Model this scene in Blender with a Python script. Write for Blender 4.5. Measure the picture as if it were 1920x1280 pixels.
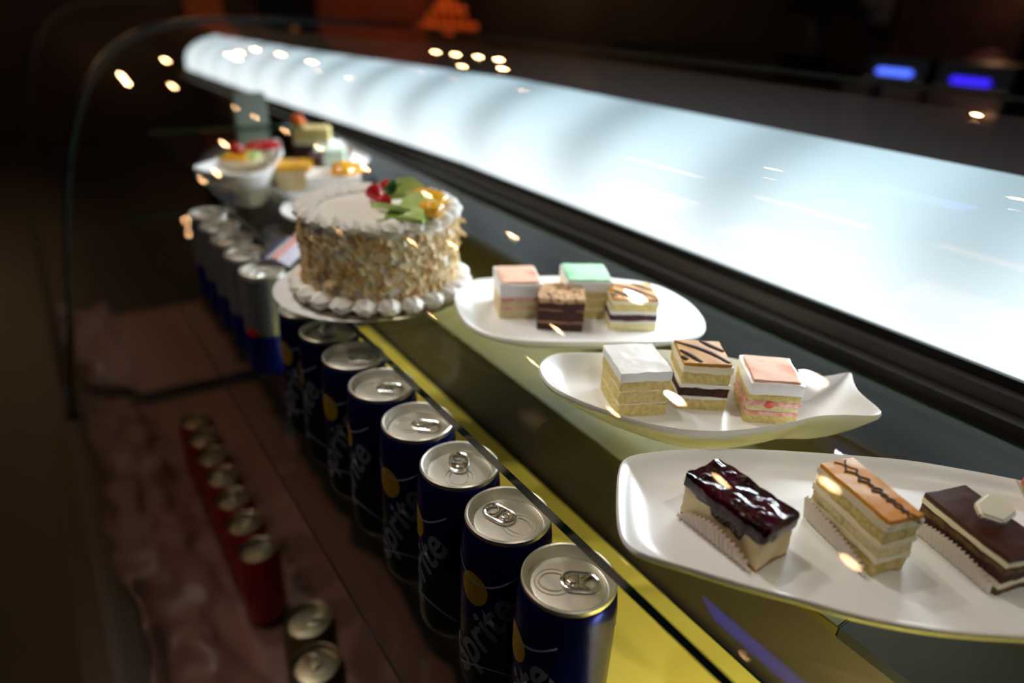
import bpy, bmesh, math, random
from mathutils import Vector, Matrix, noise
for o in list(bpy.data.objects): bpy.data.objects.remove(o)
SC=bpy.context.scene; COL=SC.collection
PI=math.pi
# ------------------------------------------------------------------ camera (world origin is the lens; z up, +y runs along the case)
F=1300.0
RX=Vector((0.817236,-0.576302,0.0)); 
def _norm(v): return Vector(v).normalized()
_n=Vector((-130.0,2660.0)).normalized(); _dh=635.0; _dn=F*F/_dh
_down=_norm((_n.x*_dn,_n.y*_dn,F))
_hx=Vector((_n.y,-_n.x)); _t=(-990.0+_n.x*_dh)/_hx.x
_v=(-_n.x*_dh+_hx.x*_t, -_n.y*_dh+_hx.y*_t)
_Y=_norm((_v[0],_v[1],F)); _X=_down.cross(_Y)
if _X.x<0: _X=-_X
_Z=-_down
def world(c): return Vector((_X.dot(c),_Y.dot(c),_Z.dot(c)))
cam=bpy.data.cameras.new('camera'); co=bpy.data.objects.new('camera',cam); COL.objects.link(co)
r=world(Vector((1,0,0))); u=world(Vector((0,-1,0))); b=world(Vector((0,0,-1)))
co.matrix_world=Matrix(((r.x,u.x,b.x,0),(r.y,u.y,b.y,0),(r.z,u.z,b.z,0),(0,0,0,1)))
cam.sensor_width=36; cam.lens=36*F/1920; cam.clip_start=.01; cam.clip_end=60
cam.dof.use_dof=True; cam.dof.focus_distance=.425; cam.dof.aperture_fstop=3.0
SC.camera=co
SC.view_settings.view_transform='Standard'; SC.view_settings.look='None'
SC.view_settings.gamma=1; SC.view_settings.use_curve_mapping=False; SC.view_settings.exposure=0.18
w=bpy.data.worlds.new('World'); SC.world=w; w.use_nodes=True
w.node_tree.nodes['Background'].inputs[0].default_value=(.012,.009,.008,1)
w.node_tree.nodes['Background'].inputs[1].default_value=.6
def at(px,py,z=None,y=None,x=None):
    "a point of the place seen at a spot of the photograph, on a level / depth"
    d=world(Vector((px-960,py-640,F)))
    k=z/d.z if z is not None else (y/d.y if y is not None else x/d.x)
    return d*k
# lights: ceiling spots over the case, plus added fill lamps
def area(name,loc,dirv,sx,sy,power,color,spread=PI):
    l=bpy.data.lights.new(name,'AREA'); l.shape='RECTANGLE'; l.size=sx; l.size_y=sy; l.energy=power; l.color=color; l.spread=spread
    o=bpy.data.objects.new(name,l); COL.objects.link(o); o.location=loc
    z=-Vector(dirv).normalized(); x=Vector((0,1,0)); x=(x-z*x.dot(z)).normalized(); yv=z.cross(x)
    o.matrix_world=Matrix(((x.x,yv.x,z.x,loc[0]),(x.y,yv.y,z.y,loc[1]),(x.z,yv.z,z.z,loc[2]),(0,0,0,1)))
    return o
def spot(name,loc,target,power,color,size,rad=.03,blend=.6):
    l=bpy.data.lights.new(name,'SPOT'); l.energy=power; l.color=color; l.spot_size=size; l.spot_blend=blend; l.shadow_soft_size=rad
    o=bpy.data.objects.new(name,l); COL.objects.link(o); o.location=loc
    o.rotation_euler=(Vector(target)-Vector(loc)).to_track_quat('-Z','Y').to_euler(); return o
area('canopy_fill_light',(.66,.95,-.088),(-.62,0,-.78),1.4,.02,6.5,(.86,.94,1),math.radians(100))  # added fill strip, lifts the plates beyond what the panel gives
area('under_shelf_fill',(.29,-.02,-.352),(0,.45,-.9),.16,.05,.75,(1,.95,.78))  # added lamp out of view, brightens the yellow board
area('under_shelf_fill',(.32,.84,-.285),(-.5,0,-.86),.06,.04,.06,(1,.95,.78))  # second added lamp, warms the side of the energy can
for k_,(x_,y_) in enumerate([(.05,.86),(.02,1.53),(-.67,.77),(-.72,1.35)]): spot('downlight_beam',(x_,y_,1.47),(.28,.5+.15*(k_%3),-.27),[22,28,18,12][k_],[(1,.97,.92),(1,.97,.92),(1,.9,.78),(1,.9,.78),(1,.9,.78)][k_],.75,.03,1.0)
spot('track_spot_light',(.3,-.5,1.45),(.36,.12,-.25),22,(1,.88,.72),.5,.04)
spot('orange_fill_spot',(3.6,6.2,1.3),(4.2,7.1,-.4),9,(1,.5,.2),.6)  # added spot to light the orange heap
# ------------------------------------------------------------------ materials
def lin(c): 
    return tuple([(x/255/12.92 if x/255<=.04045 else ((x/255+.055)/1.055)**2.4) for x in c])+(1,)
MC={}
def mat(name,col,rough=.5,metal=0,spec=.5,bump=0,bscale=200,col2=None,cscale=60,sss=0,coat=0,emit=None,es=0,aniso=0,ramp=(.4,.6)):
    if name in MC: return MC[name]
    m=bpy.data.materials.new(name); m.use_nodes=True; nt=m.node_tree; p=nt.nodes['Principled BSDF']
    c=lin(col); p.inputs['Base Color'].default_value=c
    p.inputs['Roughness'].default_value=rough; p.inputs['Metallic'].default_value=metal
    p.inputs['Specular IOR Level'].default_value=spec
    if coat: p.inputs['Coat Weight'].default_value=coat; p.inputs['Coat Roughness'].default_value=.08
    if sss:
        p.inputs['Subsurface Weight'].default_value=sss; p.inputs['Subsurface Radius'].default_value=(1,.8,.6); p.inputs['Subsurface Scale'].default_value=.003
    if emit: p.inputs['Emission Color'].default_value=lin(emit); p.inputs['Emission Strength'].default_value=es
    tc=nt.nodes.new('ShaderNodeTexCoord')
    if col2:
        n=nt.nodes.new('ShaderNodeTexNoise'); n.inputs['Scale'].default_value=cscale; n.inputs['Detail'].default_value=5
        nt.links.new(tc.outputs['Object'],n.inputs['Vector'])
        rp=nt.nodes.new('ShaderNodeValToRGB'); rp.color_ramp.elements[0].position=ramp[0]; rp.color_ramp.elements[1].position=ramp[1]
        rp.color_ramp.elements[0].color=c; rp.color_ramp.elements[1].color=lin(col2)
        nt.links.new(n.outputs['Fac'],rp.inputs['Fac']); nt.links.new(rp.outputs['Color'],p.inputs['Base Color'])
    if bump:
        n=nt.nodes.new('ShaderNodeTexNoise'); n.inputs['Scale'].default_value=bscale; n.inputs['Detail'].default_value=4
        nt.links.new(tc.outputs['Object'],n.inputs['Vector'])
        bp=nt.nodes.new('ShaderNodeBump'); bp.inputs['Strength'].default_value=1; bp.inputs['Distance'].default_value=bump
        nt.links.new(n.outputs['Fac'],bp.inputs['Height']); nt.links.new(bp.outputs['Normal'],p.inputs['Normal'])
    MC[name]=m; return m
def glass(name,tint,k=1.0,rough=0.0):
    m=bpy.data.materials.new(name); m.use_nodes=True; nt=m.node_tree; nt.nodes.clear()
    N=nt.nodes.new; L=nt.links.new
    out=N('ShaderNodeOutputMaterial'); mx=N('ShaderNodeMixShader'); tr=N('ShaderNodeBsdfTransparent'); gl=N('ShaderNodeBsdfGlossy')
    tr.inputs[0].default_value=tint; gl.inputs['Roughness'].default_value=rough; gl.inputs['Color'].default_value=(1,1,1,1)
    geo=N('ShaderNodeNewGeometry'); mr=N('ShaderNodeMapRange'); mr.inputs['To Min'].default_value=1.5; mr.inputs['To Max'].default_value=1/1.5
    L(geo.outputs['Backfacing'],mr.inputs['Value']); fr=N('ShaderNodeFresnel'); L(mr.outputs[0],fr.inputs['IOR'])
    mu=N('ShaderNodeMath'); mu.operation='MULTIPLY'; mu.inputs[1].default_value=k; mu.use_clamp=True
    L(fr.outputs[0],mu.inputs[0]); L(mu.outputs[0],mx.inputs[0]); L(tr.outputs[0],mx.inputs[1]); L(gl.outputs[0],mx.inputs[2]); L(mx.outputs[0],out.inputs[0])
    return m
def emis(name,col,s):
    m=bpy.data.materials.new(name); m.use_nodes=True; nt=m.node_tree; nt.nodes.clear()
    out=nt.nodes.new('ShaderNodeOutputMaterial'); e=nt.nodes.new('ShaderNodeEmission'); e.inputs[0].default_value=lin(col); e.inputs[1].default_value=s
    nt.links.new(e.outputs[0],out.inputs[0]); return m
GL_CANOPY=glass('canopy_glass',(.93,.945,.94,1),.8)
GL_INNER=glass('canopy_glass_inside',(1,1,1,1),.05)
GL_SHELF=glass('shelf_glass',(.93,.96,.93,1),.32)
GL_SHELF_IN=glass('shelf_glass_underside',(.97,.985,.97,1),.05)
GL_EDGE=mat('shelf_glass_edge',(22,46,34),.2,0,.4)
PORC=mat('white_porcelain',(244,245,246),.25,0,.5)
ALU=mat('lid_aluminium',(226,222,214),.42,1)
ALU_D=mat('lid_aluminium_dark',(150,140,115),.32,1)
TAB=mat('tab_aluminium',(220,218,214),.18,1)
BLACK=mat('black_lacquer',(12,11,11),.35)
DARK=mat('dark_brown_laminate',(30,24,20),.4,col2=(22,18,15),cscale=4)
STEEL=mat('brushed_steel',(120,115,112),.35,1)
SPONGE=mat('yellow_sponge',(226,208,140),.9,bump=.0012,bscale=420,col2=(206,184,112),cscale=350)
SPONGEP=mat('pale_sponge',(232,220,170),.9,bump=.001,bscale=420,col2=(220,204,150),cscale=300)
CHOCS=mat('chocolate_sponge',(78,44,34),.9,bump=.0014,bscale=480,col2=(52,28,22),cscale=420)
CREAM=mat('white_cream',(246,243,238),.5,bump=.0004,bscale=220,sss=.15)
CREAMY=mat('ivory_cream',(240,230,196),.55,bump=.0006,bscale=260,sss=.1)
ICEW=mat('white_icing',(250,250,250),.3,bump=.0003,bscale=90,sss=.1)
ICEP=mat('pink_icing',(242,196,174),.65,0,.15,bump=.0003,bscale=90,col2=(222,124,94),cscale=38,ramp=(.42,.68))
ICEM=mat('mint_icing',(168,218,180),.65,0,.15,bump=.0003,bscale=90,col2=(106,190,128),cscale=42,ramp=(.45,.7))
CARAM=mat('caramel_glaze',(174,116,26),.4,0,.2,col2=(196,142,46),cscale=50)
CHOCLN=mat('chocolate_stripe',(42,18,10),.6,0,.2)
BLUEB=mat('blueberry_glaze',(58,4,20),.12,0,.35,bump=.0006,bscale=110,col2=(24,3,12),cscale=90)
CHEESE=mat('cheesecake_filling',(234,220,176),.6,bump=.0005,bscale=160,col2=(222,200,150),cscale=60,sss=.15)
MANGOG=mat('mango_glaze',(214,140,20),.3,0,.3,col2=(222,152,36),cscale=25)
CHOCG=mat('chocolate_glaze',(70,36,22),.3,0,.3)
PAPER=mat('white_baking_paper',(236,228,220),.6)
TIRA=mat('coffee_sponge',(120,92,50),.9,bump=.001,bscale=400,col2=(84,56,28),cscale=200)
PINKC=mat('strawberry_cream',(240,190,180),.6,bump=.0008,bscale=400,col2=(222,140,132),cscale=260)
JAM=mat('strawberry_jam',(224,96,74),.2)
COCOA=mat('cocoa_dust',(196,160,120),.9,bump=.0015,bscale=300,col2=(92,58,36),cscale=240,ramp=(.5,.62))
GREEN=mat('leaf_green',(52,110,44),.4)
KIWI=mat('kiwi_flesh',(178,214,110),.3,col2=(206,228,150),cscale=60,coat=.4)
KIWIC=mat('kiwi_core',(226,236,190),.3)
MANGO=mat('mango_flesh',(248,176,20),.2,coat=.5,col2=(255,200,50),cscale=60)
BERRY=mat('strawberry_flesh',(196,30,34),.22,bump=.0006,bscale=350,coat=.1)
ALM=mat('toasted_almond',(232,204,150),.6,col2=(206,160,92),cscale=40)
ALM2=mat('pale_almond',(244,230,196),.6,col2=(236,214,168),cscale=40)
# ------------------------------------------------------------------ mesh helpers
def tag(o,label=None,cat=None,group=None,kind=None):
    if label: o['label']=label
    if cat: o['category']=cat
    if group: o['group']=group
    if kind: o['kind']=kind
    return o
def link(name,me,m,parent=None,smooth=True):
    o=bpy.data.objects.new(name,me); COL.objects.link(o)
    for x in (m if isinstance(m,(list,tuple)) else [m]): me.materials.append(x)
    if smooth:
        for p in me.polygons: p.use_smooth=True
        if hasattr(me,'set_sharp_from_angle'): me.set_sharp_from_angle(angle=R(38))
    if parent: o.parent=parent
    return o
def R(d): return d*PI/180
def obj(name,bm,m,parent=None,smooth=True,mi=None):
    me=bpy.data.meshes.new(name); bmesh.ops.recalc_face_normals(bm,faces=bm.faces) if mi is None else None
    bm.to_mesh(me); bm.free(); return link(name,me,m,parent,smooth)
def empty(name,loc=(0,0,0),rz=0,label=None,cat=None,group=None,kind=None):
    o=bpy.data.objects.new(name,None); COL.objects.link(o); o.location=loc; o.rotation_euler=(0,0,rz); o.empty_display_size=.02
    return tag(o,label,cat,group,kind)
def bx(bm,x0,x1,y0,y1,z0,z1):
    r=bmesh.ops.create_cube(bm,size=1); 
    for v in r['verts']: v.co=Vector(((x0+x1)/2+v.co.x*(x1-x0),(y0+y1)/2+v.co.y*(y1-y0),(z0+z1)/2+v.co.z*(z1-z0)))
    return r['verts']
def box(name,x0,x1,y0,y1,z0,z1,m,parent=None,bev=0):
    bm=bmesh.new(); bx(bm,x0,x1,y0,y1,z0,z1)
    if bev: bmesh.ops.bevel(bm,geom=bm.edges[:],offset=bev,segments=2,affect='EDGES')
    return obj(name,bm,m,parent)
def lathe(bm,prof,n=48,c=(0,0,0)):
    rings=[]
    for (r_,z) in prof:
        if r_<1e-6: rings.append([bm.verts.new((c[0],c[1],c[2]+z))])
        else: rings.append([bm.verts.new((c[0]+r_*math.cos(2*PI*i/n),c[1]+r_*math.sin(2*PI*i/n),c[2]+z)) for i in range(n)])
    for A,B in zip(rings,rings[1:]):
        for i in range(n):
            j=(i+1)%n
            if len(A)==1 and len(B)==1: continue
            if len(A)==1: bm.faces.new((A[0],B[i],B[j]))
            elif len(B)==1: bm.faces.new((A[i],A[j],B[0]))
            else: bm.faces.new((A[i],A[j],B[j],B[i]))
def tube(bm,pts,r_,n=8,closed=False):
    pts=[Vector(p) for p in pts]; rings=[]; N=len(pts)
    for i,p in enumerate(pts):
        a=pts[(i-1)%N] if (closed or i>0) else p; b_=pts[(i+1)%N] if (closed or i<N-1) else p
        t=(b_-a).normalized(); up=Vector((0,0,1)) if abs(t.z)<.9 else Vector((1,0,0))
        s=t.cross(up).normalized(); q=s.cross(t)
        rr=r_[i] if isinstance(r_,(list,tuple)) else r_
        rings.append([bm.verts.new(p+(s*math.cos(2*PI*k/n)+q*math.sin(2*PI*k/n))*rr) for k in range(n)])
    M=N if closed else N-1
    for i in range(M):
        A=rings[i];B=rings[(i+1)%N]
        for k in range(n): bm.faces.new((A[k],A[(k+1)%n],B[(k+1)%n],B[k]))
    if not closed:
        bm.faces.new(rings[0][::-1]); bm.faces.new(rings[-1])
def prism_y(bm,prof,y0,y1):
    "closed x,z outline extruded along y"
    A=[bm.verts.new((x,y0,z)) for x,z in prof]; B=[bm.verts.new((x,y1,z)) for x,z in prof]; n=len(prof)
    for i in range(n): bm.faces.new((A[i],A[(i+1)%n],B[(i+1)%n],B[i]))
    bm.faces.new(A[::-1]); bm.faces.new(B)
def smoothloop(pts,n=8,it=1):
    out=[]; N=len(pts)
    for i in range(N):
        a,b_,c,d=pts[(i-1)%N],pts[i],pts[(i+1)%N],pts[(i+2)%N]
        for k in range(n):
            t=k/n; out.append(.5*((2*b_)+(c-a)*t+(2*a-5*b_+4*c-d)*t*t+(3*b_-a-3*c+d)*t**3))
    for _ in range(it):
        out=[(out[i-1]+out[i]*2+out[(i+1)%len(out)])/4 for i in range(len(out))]
    return out
def sag(y): 
    xs=[1.0,1.5,2.06,3.1]; ys=[0,.014,.031,.052]
    if y<=1: return 0
    for a,b_,p,q in zip(xs,xs[1:],ys,ys[1:]):
        if y<=b_: return p+(q-p)*(y-a)/(b_-a)
    return ys[-1]
# ------------------------------------------------------------------ the room
FLZ=-1.35; CEZ=1.5; YN=-2.0; YF=8.0; XW=-5.0; XE=4.6
def struct(o): o['kind']='structure'; return o
struct(box('floor',XW,XE,YN,YF,FLZ-.05,FLZ,mat('dark_floor',(13,10,8),.45,col2=(9,7,6),cscale=2)))
struct(box('ceiling',XW,XE,YN,YF,CEZ,CEZ+.05,mat('dark_ceiling',(24,20,18),.8)))
struct(box('wall_back',XE,XE+.05,YN,YF,FLZ,CEZ,mat('dark_wall',(34,26,21),.7,col2=(24,18,15),cscale=1.5)))
struct(box('wall_far',XW,XE,YF,YF+.05,FLZ,CEZ,mat('brown_wall',(38,20,12),.7,col2=(16,10,8),cscale=.8)))
struct(box('wall_left',XW-.05,XW,YN,YF,FLZ,CEZ,mat('dark_wall',(0,0,0))))
struct(box('wall_near',XW,XE,YN-.05,YN,FLZ,CEZ,mat('dark_wall',(0,0,0))))
# ------------------------------------------------------------------ display case
GP=[(-.05,-.90),(-.035,-.80),(-.015,-.685),(.012,-.54),(.036,-.414),(.063,-.305),(.1,-.207),(.152,-.128),(.22,-.082),(.3,-.062),(.42,-.054),(.6,-.0545),(.8,-.059)]
def profile(P,n=16):
    Q=[Vector(p) for p in P]; Q=[2*Q[0]-Q[1]]+Q+[2*Q[-1]-Q[-2]]; out=[]
    for i in range(1,len(Q)-2):
        a,b_,c,d=Q[i-1],Q[i],Q[i+1],Q[i+2]
        for k in range(n):
            t=k/n; out.append(.5*((2*b_)+(c-a)*t+(2*a-5*b_+4*c-d)*t*t+(3*b_-a-3*c+d)*t**3))
    out.append(Q[-2])
    for _ in range(60):
        out=[out[0]]+[(out[i-1]+out[i]*2+out[i+1])/4 for i in range(1,len(out)-1)]+[out[-1]]
    return out
PR=profile(GP)
def offs(P,d):
    o=[]
    for i,p in enumerate(P):
        t=(P[min(i+1,len(P)-1)]-P[max(i-1,0)]).normalized(); o.append(p+Vector((t.y,-t.x))*d)
    return o
def canopy(y0,y1,parent):
    bm=bmesh.new(); IN=offs(PR,.006); ys=[y0,(y0+y1)/2,y1]
    def grid(P): return [[bm.verts.new((p.x,y,p.y)) for p in P] for y in ys]
    A=grid(PR); B=grid(IN)
    for i in range(len(ys)-1):
        for j in range(len(PR)-1):
            f=bm.faces.new((A[i][j],A[i+1][j],A[i+1][j+1],A[i][j+1])); f.material_index=0
            f=bm.faces.new((B[i][j+1],B[i+1][j+1],B[i+1][j],B[i][j])); f.material_index=1
        for j in (0,len(PR)-1):
            f=bm.faces.new((A[i][j],B[i][j],B[i+1][j],A[i+1][j])); f.material_index=2
    for i in (0,len(ys)-1):
        for j in range(len(PR)-1):
            f=bm.faces.new((A[i][j],A[i][j+1],B[i][j+1],B[i][j])); f.material_index=2
    bmesh.ops.recalc_face_normals(bm,faces=bm.faces)
    me=bpy.data.meshes.new('glass_canopy'); bm.to_mesh(me); bm.free()
    o=link('glass_canopy',me,[GL_CANOPY,GL_INNER,mat('canopy_glass_edge',(70,84,80),.2)],parent); return o
def ribbon(P,W,y0,y1,m,name,parent,dy=.1,sg=True):
    "profile P of (x,z) points along y, W thickness offset vector, following the slight sag of the long case"
    bm=bmesh.new(); n=max(2,int((y1-y0)/dy)); ys=[y0+(y1-y0)*i/n for i in range(n+1)]
    loop=[Vector((a,c)) for a,c in P]+[Vector((a+W[0],c+W[1])) for a,c in P][::-1]
    V=[[bm.verts.new((p.x,y,p.y-(sag(y) if sg else 0))) for p in loop] for y in ys]; k=len(loop)
    for i in range(n):
        for j in range(k): bm.faces.new((V[i][j],V[i][(j+1)%k],V[i+1][(j+1)%k],V[i+1][j]))
    bm.faces.new(V[0][::-1]); bm.faces.new(V[-1]); return obj(name,bm,m,parent)
def panel_mat():
    m=bpy.data.materials.new('lit_opal_panel'); m.use_nodes=True; nt=m.node_tree; nt.nodes.clear(); N=nt.nodes.new; L=nt.links.new
    out=N('ShaderNodeOutputMaterial'); e=N('ShaderNodeEmission'); tc=N('ShaderNodeTexCoord'); sp=N('ShaderNodeSeparateXYZ'); L(tc.outputs['Object'],sp.inputs[0])
    # the tubes behind the sheet: dark bands where two tubes meet
    def M(op,a,b=None):
        q=N('ShaderNodeMath'); q.operation=op
        for i,v in enumerate((a,b)):
            if v is None: continue
            if hasattr(v,'links'): L(v,q.inputs[i])
            else: q.inputs[i].default_value=v
        return q.outputs[0]
    c=M('COSINE',M('MULTIPLY',M('SUBTRACT',sp.outputs['Y'],.955),2*PI/.2415))
    c=M('MULTIPLY',M('ADD',c,1.0),.5); c=M('POWER',c,1.6)
    amp=N('ShaderNodeMapRange'); L(sp.outputs['Z'],amp.inputs['Value']); amp.inputs['From Min'].default_value=-.24; amp.inputs['From Max'].default_value=-.16; amp.inputs['To Min'].default_value=.10; amp.inputs['To Max'].default_value=.36
    c=M('SUBTRACT',1.0,M('MULTIPLY',c,amp.outputs[0]))
    ez=N('ShaderNodeMapRange'); L(sp.outputs['Z'],ez.inputs['Value']); ez.inputs['From Min'].default_value=-.24; ez.inputs['From Max'].default_value=-.12
    rp=N('ShaderNodeValToRGB'); L(ez.outputs[0],rp.inputs[0]); rp.color_ramp.elements[0].color=(.90,.98,1,1); rp.color_ramp.elements[1].color=(.60,.80,.90,1)
    L(rp.outputs[0],e.inputs[0]); L(M('MULTIPLY',c,1.33),e.inputs[1]); L(e.outputs[0],out.inputs[0]); return m
PANEL=panel_mat()
RAIL=mat('brown_rail',(44,36,28),.45); RAIL2=mat('dark_rail',(26,21,17),.4); GREY=mat('grey_blue_frame',(84,90,104),.6)
DECK=mat('olive_metal_deck',(92,80,34),.5,0,.12,col2=(80,70,28),cscale=3)
YEL=mat('yellow_board',(240,218,92),.4)
CASE_B=mat('case_front_dark',(14,12,10),.5); GOLD=mat('bronze_trim',(46,38,26),.5,.5)
def case(y0,y1,inner,label):
    e=empty('display_case',(0,0,0),0,label,'display case')
    canopy(y0,y1,e)
    ribbon([(.58,-.2375),(.581,-.20),(.586,-.18),(.598,-.163),(.621,-.145),(.65,-.13),(.70,-.1145)],(.012,-.006),y0,min(y1,3.12),PANEL,'light_panel',e,.05)
    ribbon([(.70,-.114),(.72,-.104),(.80,-.078)],(.02,-.03),y0,y1,GREY,'panel_cap',e)
    ribbon([(.575,-.245),(.575,-.237),(.60,-.237)],(.0,-.008),y0,y1,mat('black_seal',(14,13,12),.3),'panel_seal',e)
    ribbon([(.562,-.253),(.565,-.246),(.60,-.245)],(.0,-.004),y0,y1,RAIL,'upper_rail',e)
    ribbon([(.545,-.272),(.548,-.258),(.60,-.256)],(.0,-.006),y0,y1,RAIL2,'lower_rail',e)
    box('back_board',.59,.61,y0,y1,-.90,-.262,mat('aubergine_back',(22,15,18),.6,0,.2),e)
    if not inner:
        box('base_cabinet',-.06,.80,y0,y1,-1.32,-.87,mat('matt_black',(10,9,9),.8),e); return e
    box('cooling_deck',.355,.588,.135,y1,-.349,-.341,DECK,e,.001); box('shaded_deck_end',.355,.588,y0,.134,-.349,-.341,mat('matt_black',(10,9,9),.8),e)  # near end of the deck made black in place of its shade
    box('deck_riser',.357,.365,y0,y1,-.84,-.350,mat('brown_riser',(70,60,46),.4,0,.3),e)
    box('base_cabinet',-.06,.80,y0,y1,-1.32,-.87,CASE_B,e)
    box('back_cover',.612,.82,y0,y1,-.87,-.29,mat('matt_black',(10,9,9),.8),e)
    for k,(xa,xb,za,zb,mm) in enumerate([(-.09,-.055,-.93,-.90,GOLD),(-.10,-.062,-.97,-.935,CASE_B),(-.11,-.062,-1.0,-.975,GOLD)]):
        box('front_trim',xa,xb,y0,y1,za,zb,mm,e,.003)
    return e
c1=case(-.45,1.60,True,'long display case with curved glass canopy and glowing white light panel')
c2=case(1.625,3.15,False,'farther empty section of the curved glass display case, beyond the seam')
# the seam frame between the two sections
bm=bmesh.new(); OUT=offs(PR,-.004); INN=offs(PR,.012)
for y0,y1 in ((1.602,1.623),):
    A=[[bm.verts.new((p.x,y,p.y)) for p in P] for y in (y0,y1) for P in (OUT,INN)]
    a,b_,c,d=A
    for j in range(len(PR)-1):
        bm.faces.new((a[j],a[j+1],b_[j+1],b_[j])); bm.faces.new((c[j],d[j],d[j+1],c[j+1]))
        bm.faces.new((a[j],c[j],c[j+1],a[j+1])); bm.faces.new((b_[j],b_[j+1],d[j+1],d[j]))
obj('seam_frame',bm,mat('seam_metal',(60,58,62),.3,1),c1)
box('end_divider',.375,.445,1.585,1.60,-.335,-.195,mat('frosted_divider',(120,128,118),.3),c1,.004)
def pane(name,x0,x1,y0,y1,z0,z1,label,thing=True):
    bm=bmesh.new(); bx(bm,x0,x1,y0,y1,z0,z1)
    bmesh.ops.recalc_face_normals(bm,faces=bm.faces)
    for f in bm.faces: f.material_index=0 if f.normal.z>.5 else (1 if f.normal.z<-.5 else 2)
    me=bpy.data.meshes.new(name); bm.to_mesh(me); bm.free()
    o=link(name,me,[GL_SHELF,GL_SHELF_IN,GL_EDGE],None,False); return tag(o,label,'glass shelf')
SH=-.262
pane('glass_shelf',.2055,.5305,-.40,1.58,SH-.0075,SH,'clear upper glass shelf with dark green edge carrying the plates of cakes')
pane('glass_shelf',.138,.3565,-.40,1.58,-.438,-.4305,'lower glass shelf under the row of blue drink cans')
LS=-.4305
yb=box('shelf_liner',.236,.352,-.40,.86,LS+.0003,LS+.002,YEL); tag(yb,'bright yellow liner board lying on the lower glass shelf behind the cans','liner board')
# ------------------------------------------------------------------ ceiling lamps
LAMP=emis('warm_lamp_glow',(255,196,140),85); LRING=mat('lamp_ring',(60,56,52),.3,1)
bm=bmesh.new(); lathe(bm,[(0,-.004),(.030,-.004),(.034,0)],24); LME=bpy.data.meshes.new('bulb'); bm.to_mesh(LME); bm.free(); LME.materials.append(LAMP)
bm=bmesh.new(); lathe(bm,[(.035,-.002),(.036,-.014),(.048,-.014),(.050,0)],24); RME=bpy.data.meshes.new('trim_ring'); bm.to_mesh(RME); bm.free(); RME.materials.append(LRING)
LP=[(.02,1.53),(.05,.86),(.01,2.29),(-.07,3.8),(-.11,4.56),(-.12,5.27),(-.16,6.04),(-.18,6.65),(.0,3.05),(-.67,.77),(-.72,1.35),(-.77,2.04),(-.49,2.83),(-.8,3.39),(-1.27,1.22),(-1.34,1.82),(-1.43,2.45),(-1.21,.71),(-1.94,3.9),(-1.57,5.2),(-2.45,6.99),(-4.57,2.92),(-4.11,1.63),(2.83,2.24),(3.91,1.45),(1.89,6.82),(2.02,6.34),(3.64,7.6),(3.81,7.1),(4.11,6.16)]
ORD=['first','second','third','fourth','fifth','sixth','seventh','eighth','ninth','tenth','eleventh','twelfth','thirteenth','fourteenth','fifteenth','sixteenth','seventeenth','eighteenth','nineteenth']
DL=[None]*len(LP)
for nm,f in (('straight above the case',lambda x:abs(x)<.3),('just in front of the case',lambda x:-1<x<=-.3),('over the customer side',lambda x:-1.8<x<=-1),('far out over the floor',lambda x:x<=-1.8),('behind the case',lambda x:x>=.3)):
    ids=sorted([i for i,q in enumerate(LP) if f(q[0])],key=lambda i:LP[i][1])
    for n_,i in enumerate(ids): DL[i]='round ceiling downlight, %s from the near end, row %s'%(ORD[n_],nm)
for i,(x,y) in enumerate(LP):
    e=empty('downlight',(x,y,CEZ),0,DL[i],'ceiling light','ceiling downlights mirrored in the glass')
    a=bpy.data.objects.new('bulb',LME); b_=bpy.data.objects.new('trim_ring',RME)
    for q in (a,b_): COL.objects.link(q); q.parent=e
# pendants farther down the room, hanging lower
CORD=mat('black_cord',(15,15,15),.6)
for i,(px,r0,cap) in enumerate([((.41,.75,-.05),(.47,.88,.09),7.4),((.41,.72,-.05),(.49,.86,.09),7.0),((.42,.69,-.05),(.52,.85,.09),6.7),((.42,.65,-.05),(.54,.83,.09),6.2),((.36,.61,-.06),(.49,.86,.14),6.9),((.38,.58,-.06),(.54,.83,.13),6.0),((.24,1.0,-.08),(.14,.97,.2),6.6),((.25,.99,-.07),(.17,.97,.19),6.9),((.24,.94,-.08),(.14,.97,.21),6.0),((.27,.98,-.07),(.21,.96,.17),6.5),((.27,.9,-.07),(.24,.95,.18),6.2),((.28,.8,-.07),(.27,.94,.2),5.9),((.19,1.22,-.1),(0,.98,.18),6.5),((.15,1.38,-.13),(-.11,.99,.10),6.3),((.15,1.25,-.14),(-.12,.99,.10),6.0),((.17,1.01,-.12),(-.08,.98,.18),6.4),((.15,.71,-.13),(-.19,.96,.2),6.0),((.14,.67,-.15),(-.26,.96,.13),6.6),((.54,.23,-.05),(.92,.39,.08),4.2)]):
    d=Vector(r0).normalized(); p=Vector(px)+d*cap
    e=empty('pendant_lamp',p,0,'small warm pendant lamp in the dark room, %s of those mirrored in the canopy glass'%ORD[i],'pendant lamp','pendant lamps far down the room')
    k_=.4 if i==18 else .7; bm=bmesh.new(); lathe(bm,[(0,-.02*k_),(.034*k_,-.012*k_),(.034*k_,.02*k_),(0,.05*k_)],16); obj('bulb',bm,LAMP,e)
    bm=bmesh.new(); tube(bm,[(0,0,.05),(0,0,CEZ-p.z)],.004,6); obj('cord',bm,CORD,e)
WP=emis('cream_panel_glow',(255,200,140),1.3)
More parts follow.
